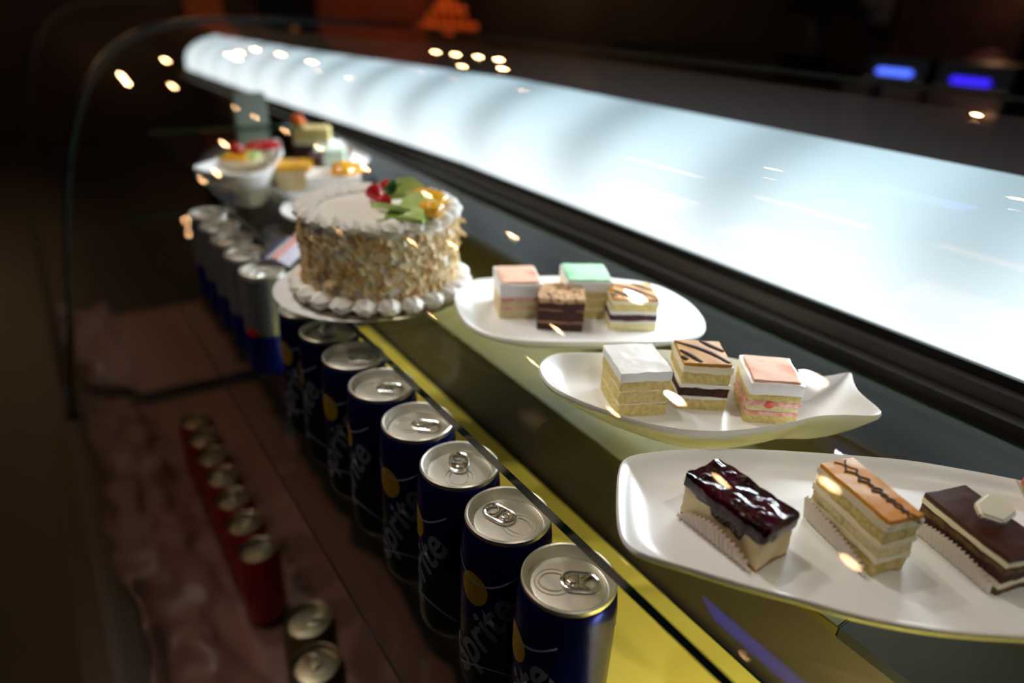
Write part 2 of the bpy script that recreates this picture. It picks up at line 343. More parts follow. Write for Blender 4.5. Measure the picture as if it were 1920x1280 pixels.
for (x,ya,yb_,wd) in [(1.22,1.73,2.15,.32),(1.16,1.05,1.49,.32),(1.14,.40,.86,.32),(1.88,1.26,1.75,.10),(1.95,2.09,2.6,.10),(1.94,.5,1.04,.10)]:
    o=box('ceiling_panel_light',x-wd/2,x+wd/2,ya,yb_,CEZ-.02,CEZ-.001,WP,None,.008)
    tag(o,('wide' if wd>.2 else 'narrow')+' cream ceiling light panel, %s of its kind, mirrored on the glowing case panel'%('nearest' if ya<1 else 'middle' if ya<1.7 and wd>.2 or ya<1.5 else 'farthest'),'ceiling light',('wide' if wd>.2 else 'narrow')+' cream ceiling panels')
o=box('blue_tube_light',-3.75,-3.40,1.05,1.78,CEZ-.03,CEZ-.001,emis('blue_neon',(60,70,255),3.2),None,.01); tag(o,'blue ceiling tube light mirrored at the lower right of the glass','ceiling light')
o=box('blue_tube_light',2.95,3.2,1.35,1.85,CEZ-.03,CEZ-.001,emis('pale_blue_neon',(110,130,255),1.2),None,.01); tag(o,'pale blue ceiling tube mirrored faintly on the white light panel','ceiling light')
# ------------------------------------------------------------------ cans
def can_body_mat(name,top,low,split):
    m=bpy.data.materials.new(name); m.use_nodes=True; nt=m.node_tree; p=nt.nodes['Principled BSDF']; N=nt.nodes.new; L=nt.links.new
    tc=N('ShaderNodeTexCoord'); sp=N('ShaderNodeSeparateXYZ'); L(tc.outputs['Object'],sp.inputs[0])
    rp=N('ShaderNodeValToRGB'); mr=N('ShaderNodeMapRange'); L(sp.outputs['Z'],mr.inputs[0]); mr.inputs['From Max'].default_value=.145; L(mr.outputs[0],rp.inputs[0])
    el=rp.color_ramp.elements; el[0].position=split[0]; el[0].color=lin(low); el[1].position=split[1]; el[1].color=lin(top)
    L(rp.outputs[0],p.inputs['Base Color']); p.inputs['Metallic'].default_value=.75; p.inputs['Roughness'].default_value=.27; return m
SODA=can_body_mat('blue_green_can_print',(13,22,92),(4,56,30),(.42,.58))
ENERGY=can_body_mat('silver_blue_can_print',(176,178,180),(30,44,150),(.40,.405))
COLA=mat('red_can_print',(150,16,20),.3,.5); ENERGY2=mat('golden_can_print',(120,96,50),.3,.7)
LOGO=mat('silver_logo_print',(104,110,122),.45,.2); LEMON=mat('lemon_print',(150,118,12),.4,.1); RED=mat('red_print',(190,24,24),.4); LINEM=mat('pale_line_print',(150,165,190),.4,.2)
def body_prof(h,r_,rl):
    return [(0,.006),(r_*.62,.003),(r_*.72,0),(r_*.80,.001),(r_*.94,.007),(r_*.99,.012),(r_,.017),(r_,h-.020),(r_*.985,h-.015),(rl+.0006,h-.0055),(rl-.0006,h-.004)]
def lid_bm(h,rl):
    bm=bmesh.new(); lathe(bm,[(rl-.0004,h-.0045),(rl+.0004,h-.003),(rl+.0002,h-.0008),(rl-.0008,h),(rl-.0018,h-.0006),(rl-.0024,h-.003),(rl-.0034,h-.0088),(rl-.0042,h-.0092),(rl-.0048,h-.0078),(rl-.0056,h-.0066),(rl-.0075,h-.0062),(0,h-.0062)],64); return bm
def stadium(cx,cy,L,wd,n=10):
    pts=[]
    for k in range(n+1): a=-PI/2+PI*k/n; pts.append((cx+L/2+wd/2*math.cos(a),cy+wd/2*math.sin(a)))
    for k in range(n+1): a=PI/2+PI*k/n; pts.append((cx-L/2+wd/2*math.cos(a),cy+wd/2*math.sin(a)))
    return pts
def tab_bm(z):
    bm=bmesh.new()
    # rounded frame of the ring pull, its cross bar and the rivet end
    tube(bm,[(x,y,z+.0016) for x,y in stadium(.0065,0,.0085,.0125)],.00135,8,True)
    tube(bm,[(.0060,-.0052,z+.0015),(.0060,.0052,z+.0015)],.0013,8)
    tube(bm,[(.0115,-.0048,z+.0015),(.0085,-.002,z+.0014),(.0085,.002,z+.0014),(.0115,.0048,z+.0015)],.0007,6)
    vs=bx(bm,-.002,.0062,-.0048,.0048,z+.0006,z+.0018)
    lathe(bm,[(.0028,z+.0018),(.0026,z+.0030),(.0016,z+.0034),(0,z+.0032)],16,(.0018,0,0))
    return bm
def mouth_bm(z):
    bm=bmesh.new(); pts=[]
    for k in range(20): a=PI*.32+PI*1.36*k/19; pts.append((-.0085+.0082*math.cos(a),.0068*math.sin(a),z+.0002))
    tube(bm,pts,.0006,6)
    pts=[]
    for k in range(24): a=PI*.22+PI*1.56*k/23; pts.append((-.0085+.0112*math.cos(a)*.95,.0098*math.sin(a),z+.0001))
    tube(bm,pts,.0005,6); return bm
def wrap(me,r_,th0,rot,scale,zc,eps=.0004):
    "bend a flat print round the side of a can"
    bm=bmesh.new(); bm.from_mesh(me)
    c,s=math.cos(rot),math.sin(rot)
    for v in bm.verts:
        x,y=v.co.x*scale,v.co.y*scale; v.co=Vector((x*c-y*s,x*s+y*c,0))
    x=-.06
    while x<.06:
        g=bm.verts[:]+bm.edges[:]+bm.faces[:]; bmesh.ops.bisect_plane(bm,geom=g,plane_co=(x,0,0),plane_no=(1,0,0)); x+=.003
    for v in bm.verts:
        a=th0+v.co.x/r_; z=zc+v.co.y; v.co=Vector(((r_+eps)*math.cos(a),(r_+eps)*math.sin(a),z))
    out=bpy.data.meshes.new('print'); bm.to_mesh(out); bm.free(); return out
def textmesh(s,shear=.3):
    cu=bpy.data.curves.new('t','FONT'); cu.body=s; cu.size=1; cu.align_x='CENTER'; cu.align_y='CENTER'; cu.shear=shear; cu.offset=.02; cu.resolution_u=3
    o=bpy.data.objects.new('t',cu); COL.objects.link(o); dg=bpy.context.evaluated_depsgraph_get(); me=bpy.data.meshes.new_from_object(o.evaluated_get(dg))
    bpy.data.objects.remove(o); return me
TXT=textmesh('Sprite')
def disc_me(rx,ry,n=28):
    bm=bmesh.new(); vs=[bm.verts.new((rx*math.cos(2*PI*i/n),ry*math.sin(2*PI*i/n),0)) for i in range(n)]; bm.faces.new(vs); me=bpy.data.meshes.new('d'); bm.to_mesh(me); bm.free(); return me
def arc_me(pts,wd=.0009):
    bm=bmesh.new(); L_=[]
    for i,(x,y) in enumerate(pts): L_.append((bm.verts.new((x,y-wd,0)),bm.verts.new((x,y+wd,0))))
    for a,b_ in zip(L_,L_[1:]): bm.faces.new((a[0],b_[0],b_[1],a[1]))
    me=bpy.data.meshes.new('a'); bm.to_mesh(me); bm.free(); return me
HB=.145; RB=.029; RL=.0268
def make_can(h=HB,r_=RB,rl=RL,bodym=SODA,lidm=ALU,logo=True):
    e=empty('drink_can')
    bm=bmesh.new(); lathe(bm,body_prof(h,r_,rl),64); obj('body',bm,bodym,e)
    ld=obj('lid',lid_bm(h,rl),lidm,e)
    zt=h-.0062
    p=empty('x'); bpy.data.objects.remove(p)
    obj('ring_pull',tab_bm(zt),TAB if lidm is ALU else lidm,e); obj('mouth_panel',mouth_bm(zt),lidm,e)
    if logo:
        for th in (PI*1.12,PI*2.12):
            link('lettering',wrap(TXT,r_,th,R(62),.034,.062),LOGO,e,False)
            link('lemon_print',wrap(disc_me(.011,.013),r_,th-.15,0,1,.102),LEMON,e,False)
            pts=[(-.026+.052*i/20,.012*math.sin(PI*i/20)*-1+.0) for i in range(21)]
            link('swoosh_line',wrap(arc_me(pts,.0007),r_,th,0,1,.120),LINEM,e,False)
            link('swoosh_line',wrap(arc_me([(a,-b_) for a,b_ in pts],.0007),r_,th+.3,0,1,.026),LINEM,e,False)
    return e
def dup(root,loc,rz=0,**kw):
    r_=root.copy(); COL.objects.link(r_); r_.location=loc; r_.rotation_euler=(0,0,rz); tag(r_,**kw)
    for ch in list(root.children):
        c=ch.copy(); COL.objects.link(c); c.parent=r_
        for g in ch.children: d=g.copy(); COL.objects.link(d); d.parent=c
    return r_
# world bearings (deg) in which each ring pull points, from the photograph
CANS=[(.216,-38,'nearest of the row'),(.2776,110,'second nearest of the row'),(.338,60,'third nearest of the row'),(.4007,-40,'fourth nearest of the row'),(.465,-35,'fifth nearest of the row'),(.5245,-30,'sixth nearest of the row'),(.5840,80,'seventh, under the cake plate rim'),(.645,80,'last, beside the silver energy can')]
sx=.1995; TOP=-.285
proto=None
for i,(y,a,w_) in enumerate(CANS):
    lab='blue and green lemon soda can with silver lid, '+w_
    if proto is None:
        proto=make_can(); o=proto; o.location=(sx,y,LS); o.rotation_euler=(0,0,R(a)); tag(o,lab,'drink can','blue and green soda cans on the lower glass shelf')
    else: o=dup(proto,(sx,y,LS),R(a),label=lab)
    # printed side keeps facing the customer whatever way the lid is turned
    for ch in o.children:
        if ch.name.split('.')[0] in ('lettering','lemon_print','swoosh_line'): ch.rotation_euler=(0,0,R(-a+(0 if i%2 else 150)))
en=make_can(.135,.0265,.0255,ENERGY,ALU,False); en.location=(.198,.800,LS); en.rotation_euler=(0,0,R(200)); en.name='energy_drink_can'
tag(en,'slim silver and blue energy drink can with yellow glint, next past the soda cans','drink can','energy drink cans')
link('red_mark',wrap(disc_me(.009,.005),.0265,R(10),0,1,.062),RED,en,False)
for i,(y,lb) in enumerate([(.868,'first blurred can behind the bright silver energy can'),(.935,'second blurred can behind the bright silver energy can'),(1.00,'third blurred can behind the bright silver energy can'),(1.07,'farthest dim can under the square pedestal bowl')]):
    dup(en,(.198,y,LS),R(40*i),label=lb)
# lower deck: satin, red cans, golden cans
DZ=-.868
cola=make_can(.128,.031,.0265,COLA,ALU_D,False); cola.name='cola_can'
cl=[at(483,1030,z=-.735),at(457,980,z=-.735),at(425,940,z=-.735),at(400,900,z=-.735),at(375,860,z=-.735),at(350,825,z=-.735),at(325,790,z=-.735)]
base=cl[0]; step=(cl[-1]-cl[0])/6
for i in range(7):
    p=base+Vector((0,.066*i*1.02,0)); lab='dim red can standing on the pink satin, '+['nearest to the gold can pair','second from the near end','third from the near end','fourth from the near end','fifth from the near end','sixth, nearly lost in the dark','farthest, showing only a red glimmer'][i]
    if i==0: o=cola; o.location=(p.x,p.y,-.735-.128+.002); tag(o,lab,'drink can','red cans in the bottom of the case')
    else: o=dup(cola,(p.x,p.y,-.735-.128+.002),R(50*i),label=lab)
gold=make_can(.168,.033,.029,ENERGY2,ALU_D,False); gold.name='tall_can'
for i,(px,py) in enumerate([(578,1160),(592,1242)]):
    p=at(px,py,z=-.693); lab=['tall dim gold-lidded can at the bottom, upper of the pair','tall dim gold-lidded can at the bottom, lower of the pair'][i]
    if i==0: o=gold; o.location=(p.x,p.y,-.693-.168+.0); tag(o,lab,'drink can','gold-lidded cans at the bottom')
    else: o=dup(gold,(p.x,p.y,-.693-.168),R(100),label=lab); 
    o.rotation_euler=(0,0,R([-20,100][i]))
def satin(y0,y1,x1,label,ny):
    bm=bmesh.new(); nx=70; V=[]
    for i in range(nx+1):
        row=[]
        for j in range(ny+1):
            x=-.02+(x1+.02)*i/nx; y=y0+(y1-y0)*j/ny
            edge=max(0,1-(x+.02)/.12)
            n1=noise.noise(Vector((x*14+3,y*9,1.7))); n2=noise.noise(Vector((x*30,y*16,5.2))); n3=noise.noise(Vector((x*7,y*5+n1,9.2)))
            h=.010+(1-abs(n1)*2.4)*.024*(.35+1.3*edge)+n2*.009+edge*.034*(.5+.5*math.sin(y*16+n1*5))+max(0,1-abs(n3)*5)*.012
            k_=max(0,min(1,1-(x-.07)/.045)); h=h*k_+(.0016+max(0,n2)*.001)*(1-k_)
            row.append(bm.verts.new((x+.02*n2,y,DZ+max(.0012,h))))
        V.append(row)
    for i in range(nx):
        for j in range(ny): bm.faces.new((V[i][j],V[i+1][j],V[i+1][j+1],V[i][j+1]))
    o=obj('satin_cloth',bm,mat('pink_satin',(108,76,68),.42,0,.4)); sm=o.modifiers.new('s','SOLIDIFY'); sm.thickness=.001; sm.offset=1
    tag(o,label,'cloth')
satin(.10,1.57,.34,'crumpled pink satin cloth lining the bottom of the case under the red cans',170)
satin(1.64,2.15,.34,'dim farther piece of pink satin beyond the canopy seam',60)
# ------------------------------------------------------------------ dishes
def dish(name,rim,zr,zf,zb,foot=.5,wall=.006,label='',cat='plate',group=None,flat=.72,foot_h=0,lift=None,it=1,n=8,parent=None,curve=2.0):
    "rim: list of pixel points on the rim, unfolded onto level zr; zf inner floor, zb underside"
    P=[at(px,py,z=zr) for px,py in rim]; P=smoothloop(P,n,it)
    c=sum(P,Vector())/len(P); bm=bmesh.new()
    P=[p-Vector((c.x,c.y,0)) for p in P]
    if lift: P=[Vector((p.x,p.y,p.z+lift(p))) for p in P]
    def ring(s,z,mix=1.0): return [bm.verts.new((p.x*s,p.y*s,z+(p.z-zr)*mix)) for p in P]
    rings=[]
    m_=6
    for k in range(m_+1):       # inside, floor to rim
        t=k/m_; s=flat+(.985-flat)*t; z=zf+(zr-zf)*(t**curve); rings.append(ring(s,z,t**2))
    rings.append(ring(1.0,zr+.0006)); rings.append(ring(1.008,zr-.0012)); rings.append(ring(1.0,zr-.0035))
    for k in range(1,m_+1):       # outside, rim to foot
        t=1-k/m_; s=foot+(.99-foot)*(t**.75); z=zb+foot_h+(zr-.004-zb-foot_h)*(t**1.3); rings.append(ring(s,z,t**2))
    if foot_h: rings.append(ring(foot*.92,zb+foot_h*.5,0))
    rings.append(ring(foot,zb,0)); 
    for A,B in zip(rings,rings[1:]):
        N_=len(A)
        for i in range(N_): bm.faces.new((A[i],A[(i+1)%N_],B[(i+1)%N_],B[i]))
    for A,z,rev in ((rings[0],zf,0),(rings[-1],zb,1)):
        cv=bm.verts.new((0,0,z)); N_=len(A)
        for i in range(N_): bm.faces.new((A[i],A[(i+1)%N_],cv))
    o=obj(name,bm,PORC); o.location=(c.x,c.y,0)
    me=o.data
    # origin at the foot
    for v in me.vertices: v.co.z-=zb
    o.location.z=zb
    return tag(o,label,cat,group)
S0=SH+.0003
dish('oblong_plate',[(1163,880),(1178,858),(1230,848),(1300,843),(1400,843),(1500,848),(1600,855),(1700,864),(1800,880),(1920,903),(2060,935),(2180,972),(2200,1040),(2190,1130),(2100,1180),(2000,1196),(1920,1194),(1800,1186),(1700,1173),(1600,1152),(1500,1124),(1400,1098),(1300,1068),(1210,1040),(1178,1020),(1163,990),(1159,935)],-.244,-.2535,S0,.62,label='large oblong white plate nearest the camera, holding blueberry, mango and chocolate slices',flat=.80,it=0,n=6)
dish('fish_shaped_dish',[(1013,693),(1034,724),(1086,751),(1144,772),(1206,792),(1275,805),(1344,809),(1412,804),(1481,793),(1533,781),(1584,779),(1635,780),(1651,776),(1645,765),(1612,737),(1600,717),(1596,702),(1585,700),(1550,706),(1509,709),(1440,690),(1370,672),(1300,662),(1240,657),(1180,656),(1127,662),(1080,662),(1045,664),(1022,674)],-.232,-.2525,S0,.52,label='white fish-shaped dish with a pointed tail holding three cake squares',cat='dish',flat=.62,it=0,n=6,curve=2.4)
dish('oval_plate',[(853,563),(860,543),(883,528),(920,522),(1020,519),(1100,520),(1157,524),(1227,535),(1283,562),(1313,590),(1321,610),(1313,626),(1280,636),(1240,640),(1140,642),(1007,641),(940,634),(897,620),(867,597)],-.245,-.2535,S0,.6,label='long white oval plate with four cake squares, behind the fish dish',cat='plate',flat=.72,n=6)
# ------------------------------------------------------------------ layered cake squares
def slab(w_,d,z0,z1,m,name,parent,amp=.0006,inset=0,res=.0022,round_=.0012,seed=0,droop=0,rough_edge=0,wav=None):
    nx=max(3,int(w_/res)); ny=max(3,int(d/res)); nz=max(2,int((z1-z0)/res)+1)
    bm=bmesh.new(); V={}
    def P(i,j,k):
        x=(-.5+i/nx)*(w_-2*inset); y=(-.5+j/ny)*(d-2*inset); z=z0+(z1-z0)*k/nz
        ed=0
        fx=min(i,nx-i)*w_/nx; fy=min(j,ny-j)*d/ny; fz=min(k,nz-k)*(z1-z0)/nz
        # rounded rims
        cnt=(fx<1e-9)+(fy<1e-9)+(fz<1e-9)
        if cnt>=2:
            if fx<1e-9: x-=math.copysign(round_*.3,x)
            if fy<1e-9: y-=math.copysign(round_*.3,y)
        q=Vector((x*260+seed*7,y*260,z*260)); n_=Vector((noise.noise(q),noise.noise(q+Vector((31,0,0))),noise.noise(q+Vector((0,57,0)))))
        q2=q*.25; n2=Vector((noise.noise(q2),noise.noise(q2+Vector((11,0,0))),noise.noise(q2+Vector((0,17,0)))))
        p=Vector((x,y,z))+n_*amp+n2*amp*1.6
        if k==0 and z0<=.0001: p.z=max(p.z,0)
        if wav: p.z+=wav(x,y,k/nz)
        return p
    def vert(i,j,k):
        if (i,j,k) not in V: V[(i,j,k)]=bm.verts.new(P(i,j,k))
        return V[(i,j,k)]
    for i in range(nx):
        for j in range(ny):
            bm.faces.new((vert(i,j,nz),vert(i+1,j,nz),vert(i+1,j+1,nz),vert(i,j+1,nz))); bm.faces.new((vert(i,j,0),vert(i,j+1,0),vert(i+1,j+1,0),vert(i+1,j,0)))
    for k in range(nz):
        for i in range(nx):
            bm.faces.new((vert(i,0,k),vert(i+1,0,k),vert(i+1,0,k+1),vert(i,0,k+1))); bm.faces.new((vert(i,ny,k),vert(i,ny,k+1),vert(i+1,ny,k+1),vert(i+1,ny,k)))
        for j in range(ny):
            bm.faces.new((vert(0,j,k),vert(0,j,k+1),vert(0,j+1,k+1),vert(0,j+1,k))); bm.faces.new((vert(nx,j,k),vert(nx,j+1,k),vert(nx,j+1,k+1),vert(nx,j,k+1)))
    return obj(name,bm,m,parent)
def cake(name,cx,cy,yaw,w_,d,h,z0,layers,label,cat='cake',group=None,res=.0022):
    e=empty(name,(cx,cy,z0),R(yaw),label,cat,group)
    for k,(nm,a,b_,m,ins,amp) in enumerate(layers):
        slab(w_,d,h*a,h*b_,m,nm,e,amp,ins,seed=k+int(cx*1000),res=res)
    return e
def stripes(e,w_,d,h,lines,m,rad=.0011,flat=.0006):
    for L_ in lines:
        bm=bmesh.new(); pts=[]
        N_=24
        for i in range(len(L_)-1):
            for k in range(8):
                t=k/8; pts.append((L_[i][0]+(L_[i+1][0]-L_[i][0])*t,L_[i][1]+(L_[i+1][1]-L_[i][1])*t))
        pts.append(L_[-1]); n_=len(pts)
        tube(bm,[(x*w_/2,y*d/2,0) for x,y in pts],[rad*(.5+.5*math.sin(PI*min(1,max(0,(i+2)/(n_+3))))) for i in range(n_)],8)
        for v in bm.verts: v.co.z=h+v.co.z*flat/rad
        obj('chocolate_stripe',bm,m,e)
G3='cake squares in the fish dish'; FZ=-.2527
cake('white_cake_square',.3195,.3005,-24,.0355,.0415,.0350,FZ,[('sponge',0,.26,SPONGE,0,.0005),('cream_layer',.255,.31,CREAMY,.0003,.0004),('sponge',.305,.56,SPONGE,.0002,.0005),('cream_layer',.555,.60,CREAMY,.0003,.0004),('sponge',.60,.82,SPONGE,0,.0005),('icing',.80,1.0,ICEW,-.0007,.0005)],'square sponge cake with thick plain white icing, leftmost in the fish dish','cake')
ca=cake('caramel_cake_square',.3648,.2822,-35,.0350,.0390,.0365,FZ,[('sponge',0,.26,SPONGE,0,.0005),('cream_layer',.25,.31,CREAM,-.0003,.0004),('chocolate_sponge',.30,.50,CHOCS,0,.0006),('cream_layer',.49,.57,CREAM,-.0004,.0005),('sponge',.56,.82,SPONGE,.0003,.0005),('cream_layer',.81,.94,CREAMY,-.0005,.0007),('caramel_top',.93,1.0,CARAM,.0008,.0002)],'caramel glazed cake square with dark chocolate stripes, middle of the fish dish')
def cstripes(e,w_,d,h): stripes(e,w_,d,h+.0002,[[(-.95,.75),(-.2,.35),(.35,-.1),(.9,-.85)],[(-.9,.05),(-.55,-.35),(-.25,-.85)],[(.15,.92),(.5,.5),(.9,.1)],[(-.95,-.45),(-.8,-.7)]],CHOCLN,.0024,.0007)
cstripes(ca,.034,.038,.0365)
pk=cake('pink_cake_square',.3940,.2447,-39,.0350,.0400,.0315,FZ,[('sponge',0,.24,SPONGE,0,.0005),('strawberry_layer',.23,.33,PINKC,-.0002,.0006),('sponge',.32,.47,SPONGEP,.0002,.0005),('strawberry_layer',.46,.56,PINKC,-.0003,.0007),('sponge',.55,.75,SPONGE,0,.0005),('icing',.73,1.0,ICEW,-.0006,.0005),('pink_glaze',.97,1.055,ICEP,.0016,.0003)],'square sponge cake with blushed pink icing and strawberry filling, rightmost in the fish dish')
bm=bmesh.new(); bmesh.ops.create_icosphere(bm,subdivisions=3,radius=.0034)
for v in bm.verts: v.co=Vector((v.co.x-.003,v.co.y*.35-.0201,v.co.z*.8+.0155))+Vector((1,0,1))*noise.noise(v.co*400)*.0008
obj('strawberry_chunk',bm,JAM,pk)
MZ=-.2537
cake('pink_cake_square',.3417,.4797,-25,.0373,.044,.0325,MZ,[('sponge',0,.26,SPONGEP,0,.0005),('cream_layer',.25,.34,PINKC,0,.0004),('sponge',.33,.50,SPONGEP,0,.0005),('strawberry_layer',.49,.64,PINKC,0,.0005),('icing',.62,1.0,ICEW,-.0006,.0006),('pink_glaze',.97,1.055,ICEP,.0016,.0003)],'pink and white iced cake square at the left end of the oval plate')
cc=cake('chocolate_cake_square',.3586,.4365,-36,.0400,.0385,.0300,MZ,[('chocolate_sponge',0,.24,CHOCS,0,.0006),('mocha_cream',.23,.30,mat('mocha_cream',(150,110,84),.7),0,.0004),('chocolate_sponge',.29,.62,CHOCS,0,.0007),('mocha_cream',.61,.66,mat('mocha_cream',(0,0,0)),0,.0004),('chocolate_sponge',.65,.88,CHOCS,0,.0006),('cocoa_top',.86,1.0,COCOA,-.0003,.0008)],'dark chocolate cake square with cocoa dusted top, front of the oval plate')
cake('mint_cake_square',.3970,.4500,-29,.0405,.0440,.0350,MZ,[('sponge',0,.22,SPONGE,0,.0005),('cream_layer',.21,.27,CREAMY,0,.0004),('sponge',.26,.52,SPONGE,0,.0005),('cream_layer',.51,.56,CREAMY,0,.0004),('sponge',.55,.76,SPONGE,0,.0005),('icing',.74,1.0,ICEW,-.0006,.0006),('mint_glaze',.97,1.05,ICEM,.0010,.0003)],'square sponge cake with pale mint green icing at the back of the oval plate')
cb=cake('caramel_cake_square',.4147,.4070,-32,.0420,.0400,.0300,MZ,[('sponge',0,.26,SPONGEP,0,.0005),('cream_layer',.25,.31,CREAM,-.0003,.0004),('chocolate_sponge',.30,.52,CHOCS,0,.0006),('cream_layer',.51,.61,CREAM,-.0003,.0004),('sponge',.60,.84,SPONGE,.0002,.0005),('cream_layer',.83,.93,CREAMY,-.0004,.0005),('caramel_top',.92,1.0,CARAM,.0008,.0002)],'caramel striped cake square at the right end of the oval plate')
cstripes(cb,.041,.039,.0300)
# ------------------------------------------------------------------ the three slices on the front plate
PZ=-.2535
e=empty('blueberry_cheesecake',(.2713,.1694,PZ),R(-1),'cheesecake slice with glossy dark blueberry topping, left on the oblong plate','cake slice')
slab(.0262,.0530,0,.0022,mat('biscuit_base',(176,130,70),.9,bump=.001,bscale=300),'biscuit_base',e,.0004,.0002)
slab(.0262,.0530,.0018,.0225,CHEESE,'cheese_filling',e,.0006,.0002,wav=lambda x,y,t:0)
def dripw(x,y,t):
    e_=max(abs(x)/.0138,abs(y)/.0265); n1=noise.noise(Vector((x*160,y*110,3)))
    if t<.3 and e_>.93: return -.0028-.005*max(0,n1)-(.0045 if x<-.010 and -.016<y<.006 else 0)
    return n1*.0012 if t>.7 else 0
slab(.0276,.0545,.0218,.0282,BLUEB,'blueberry_topping',e,.0007,-.0003,res=.0016,round_=.003,wav=dripw)
random.seed(4)
for k in range(9):
    bm=bmesh.new(); bmesh.ops.create_icosphere(bm,subdivisions=3,radius=.0034)
    x=random.uniform(-.010,.010); y=random.uniform(-.022,.022)
    for v in bm.verts: v.co=Vector((v.co.x+x,v.co.y+y,v.co.z*.6+.0272))
    obj('blueberry',bm,BLUEB,e)
def fluted_paper(e,w_,d,h,side=-1,n=18,m=PAPER,hf=None):
    "pleated baking paper standing along the long side of a slice"
    bm=bmesh.new(); P=[]
    for i in range(n*2+1):
        y=-d/2+d*i/(2*n); hh=hf(i/(2*n)) if hf else h; off=.0022 if i%2 else 0
        P.append((y,off,hh))
    A=[bm.verts.new((side*(w_/2+.0006+o_*.6),y,.0003)) for y,o_,hh in P]; B=[bm.verts.new((side*(w_/2+.0014+o_*1.6),y,hh)) for y,o_,hh in P]
    for i in range(len(P)-1): bm.faces.new((A[i],A[i+1],B[i+1],B[i]))
    o=obj('pleated_paper',bm,m,e,smooth=False); s_=o.modifiers.new('s','SOLIDIFY'); s_.thickness=.00025; return o
fluted_paper(e,.0272,.050,.010,-1,17,mat('translucent_paper',(226,214,204),.5),hf=lambda t:.003+.010*math.sin(PI*min(1,t*1.05))**.6)
e=empty('mango_layer_slice',(.3237,.1308,PZ),R(-17),'tall layered slice with orange mango glaze and chocolate feathering, centre of the oblong plate','cake slice')
W,D=.0228,.0505
slab(W,D,0,.0095,SPONGE,'sponge',e,.0009,.0006); slab(W,D,.009,.0125,CREAMY,'cream_layer',e,.0006,-.0002); slab(W,D,.012,.0195,SPONGEP,'sponge',e,.0008,.0002); slab(W,D,.019,.0225,CREAMY,'cream_layer',e,.0006,-.0004); slab(W,D,.022,.0300,SPONGE,'sponge',e,.0008,.0004); slab(W,D,.0295,.0338,CREAMY,'cream_layer',e,.0005,-.0003)
slab(W,D,.0332,.0362,MANGOG,'mango_glaze',e,.0002,.0001,round_=.002)
for c0 in (-.30,.45):
    L_=[]
    for k in range(6):
        y0_=.95-.36*k
        for q in range(5): t=q/4; L_.append((c0+.34*math.sin(PI*t)*(-1 if c0>0 else 1)+(.1*k*(1 if c0<0 else 0)),y0_-.36*t))
    stripes(e,W*.9,D*.97,.0364,[L_],CHOCLN,.0008,.0004)
fluted_paper(e,W+.001,D*.96,.014,-1,18,hf=lambda t:.004+.011*t**.5)
e=empty('chocolate_layer_slice',(.3700,.0905,PZ),R(-17),'chocolate glazed layered slice topped with a white chocolate piece, right on the oblong plate','cake slice')
W,D=.0290,.0520
slab(W,D,0,.0045,TIRA,'sponge',e,.0006,.0002); slab(W,D,.0042,.0075,CREAMY,'cream_layer',e,.0005,-.0002); slab(W,D,.0072,.0125,CHOCS,'chocolate_layer',e,.0006,0); slab(W,D,.012,.0165,TIRA,'sponge',e,.0007,0); slab(W,D,.016,.0180,CHOCS,'chocolate_layer',e,.0004,0);slab(W,D,.0178,.0210,CREAMY,'cream_layer',e,.0004,-.0004)
slab(W,D,.0206,.0240,CHOCG,'chocolate_glaze',e,.0002,-.0004,round_=.002)
bm=bmesh.new()
hexa=[(-.0115,.001),(-.007,.0078),(.0055,.0090),(.0115,.0035),(.0085,-.0070),(-.0045,-.0078)]
A=[bm.verts.new((x,y,-.002)) for x,y in hexa]; B=[bm.verts.new((x*.95,y*.95,.002)) for x,y in hexa]
for i in range(6): bm.faces.new((A[i],A[(i+1)%6],B[(i+1)%6],B[i]))
bm.faces.new(A[::-1]); bm.faces.new(B); bmesh.ops.bevel(bm,geom=bm.edges[:],offset=.0012,segments=3,affect='EDGES')
o=obj('white_chocolate_piece',bm,mat('white_chocolate',(247,242,224),.35,sss=.2),e); o.location=(.005,.001,.0285); o.rotation_euler=(R(14),R(-8),R(10))
fluted_paper(e,W+.001,D*.94,.014,-1,19,hf=lambda t:.003+.0095*math.sin(PI*(.08+.84*t))**.5)
cake('coral_topped_slice',.4530,.0780,-20,.026,.040,.020,PZ,[('sponge',0,.5,SPONGE,0,.0005),('icing',.48,1,mat('coral_glaze',(236,140,116),.3),-.0004,.0005)],'coral topped slice just showing at the right edge of the photo','cake slice')
# ------------------------------------------------------------------ the big cream cake
CX,CY=.2600,.5950
o=None
bm=bmesh.new(); lathe(bm,[(0,0),(.05,0),(.060,.001),(.086,.0035),(.088,.0045),(.086,.0052),(.060,.0030),(0,.0030)],72)
o=obj('round_plate',bm,PORC); o.location=(CX-.012,CY+.010,S0); tag(o,'round white plate under the cream cake, showing at its left side','plate')
BZ=S0+.0056
e=empty('cream_cake',(CX,CY,BZ),0,'large round cream cake coated with almond flakes and topped with kiwi, mango and strawberry','cake')
bm=bmesh.new(); lathe(bm,[(0,-.0003),(.084,-.0003),(.085,.0008),(.084,.002),(0,.002)],72); obj('cake_board',bm,mat('golden_cake_board',(190,186,160),.25,.8),e)
RC=.0715; HC=.078
bm=bmesh.new(); lathe(bm,[(0,.002),(RC,.002),(RC,HC-.006),(RC-.002,HC-.002),(RC-.006,HC),(RC*.6,HC+.001),(0,HC+.001)],96)
for v in bm.verts:
    if v.co.z>.004: v.co+=Vector((1,1,1))*noise.noise(v.co*90)*.0009
obj('cream_body',bm,CREAM,e)
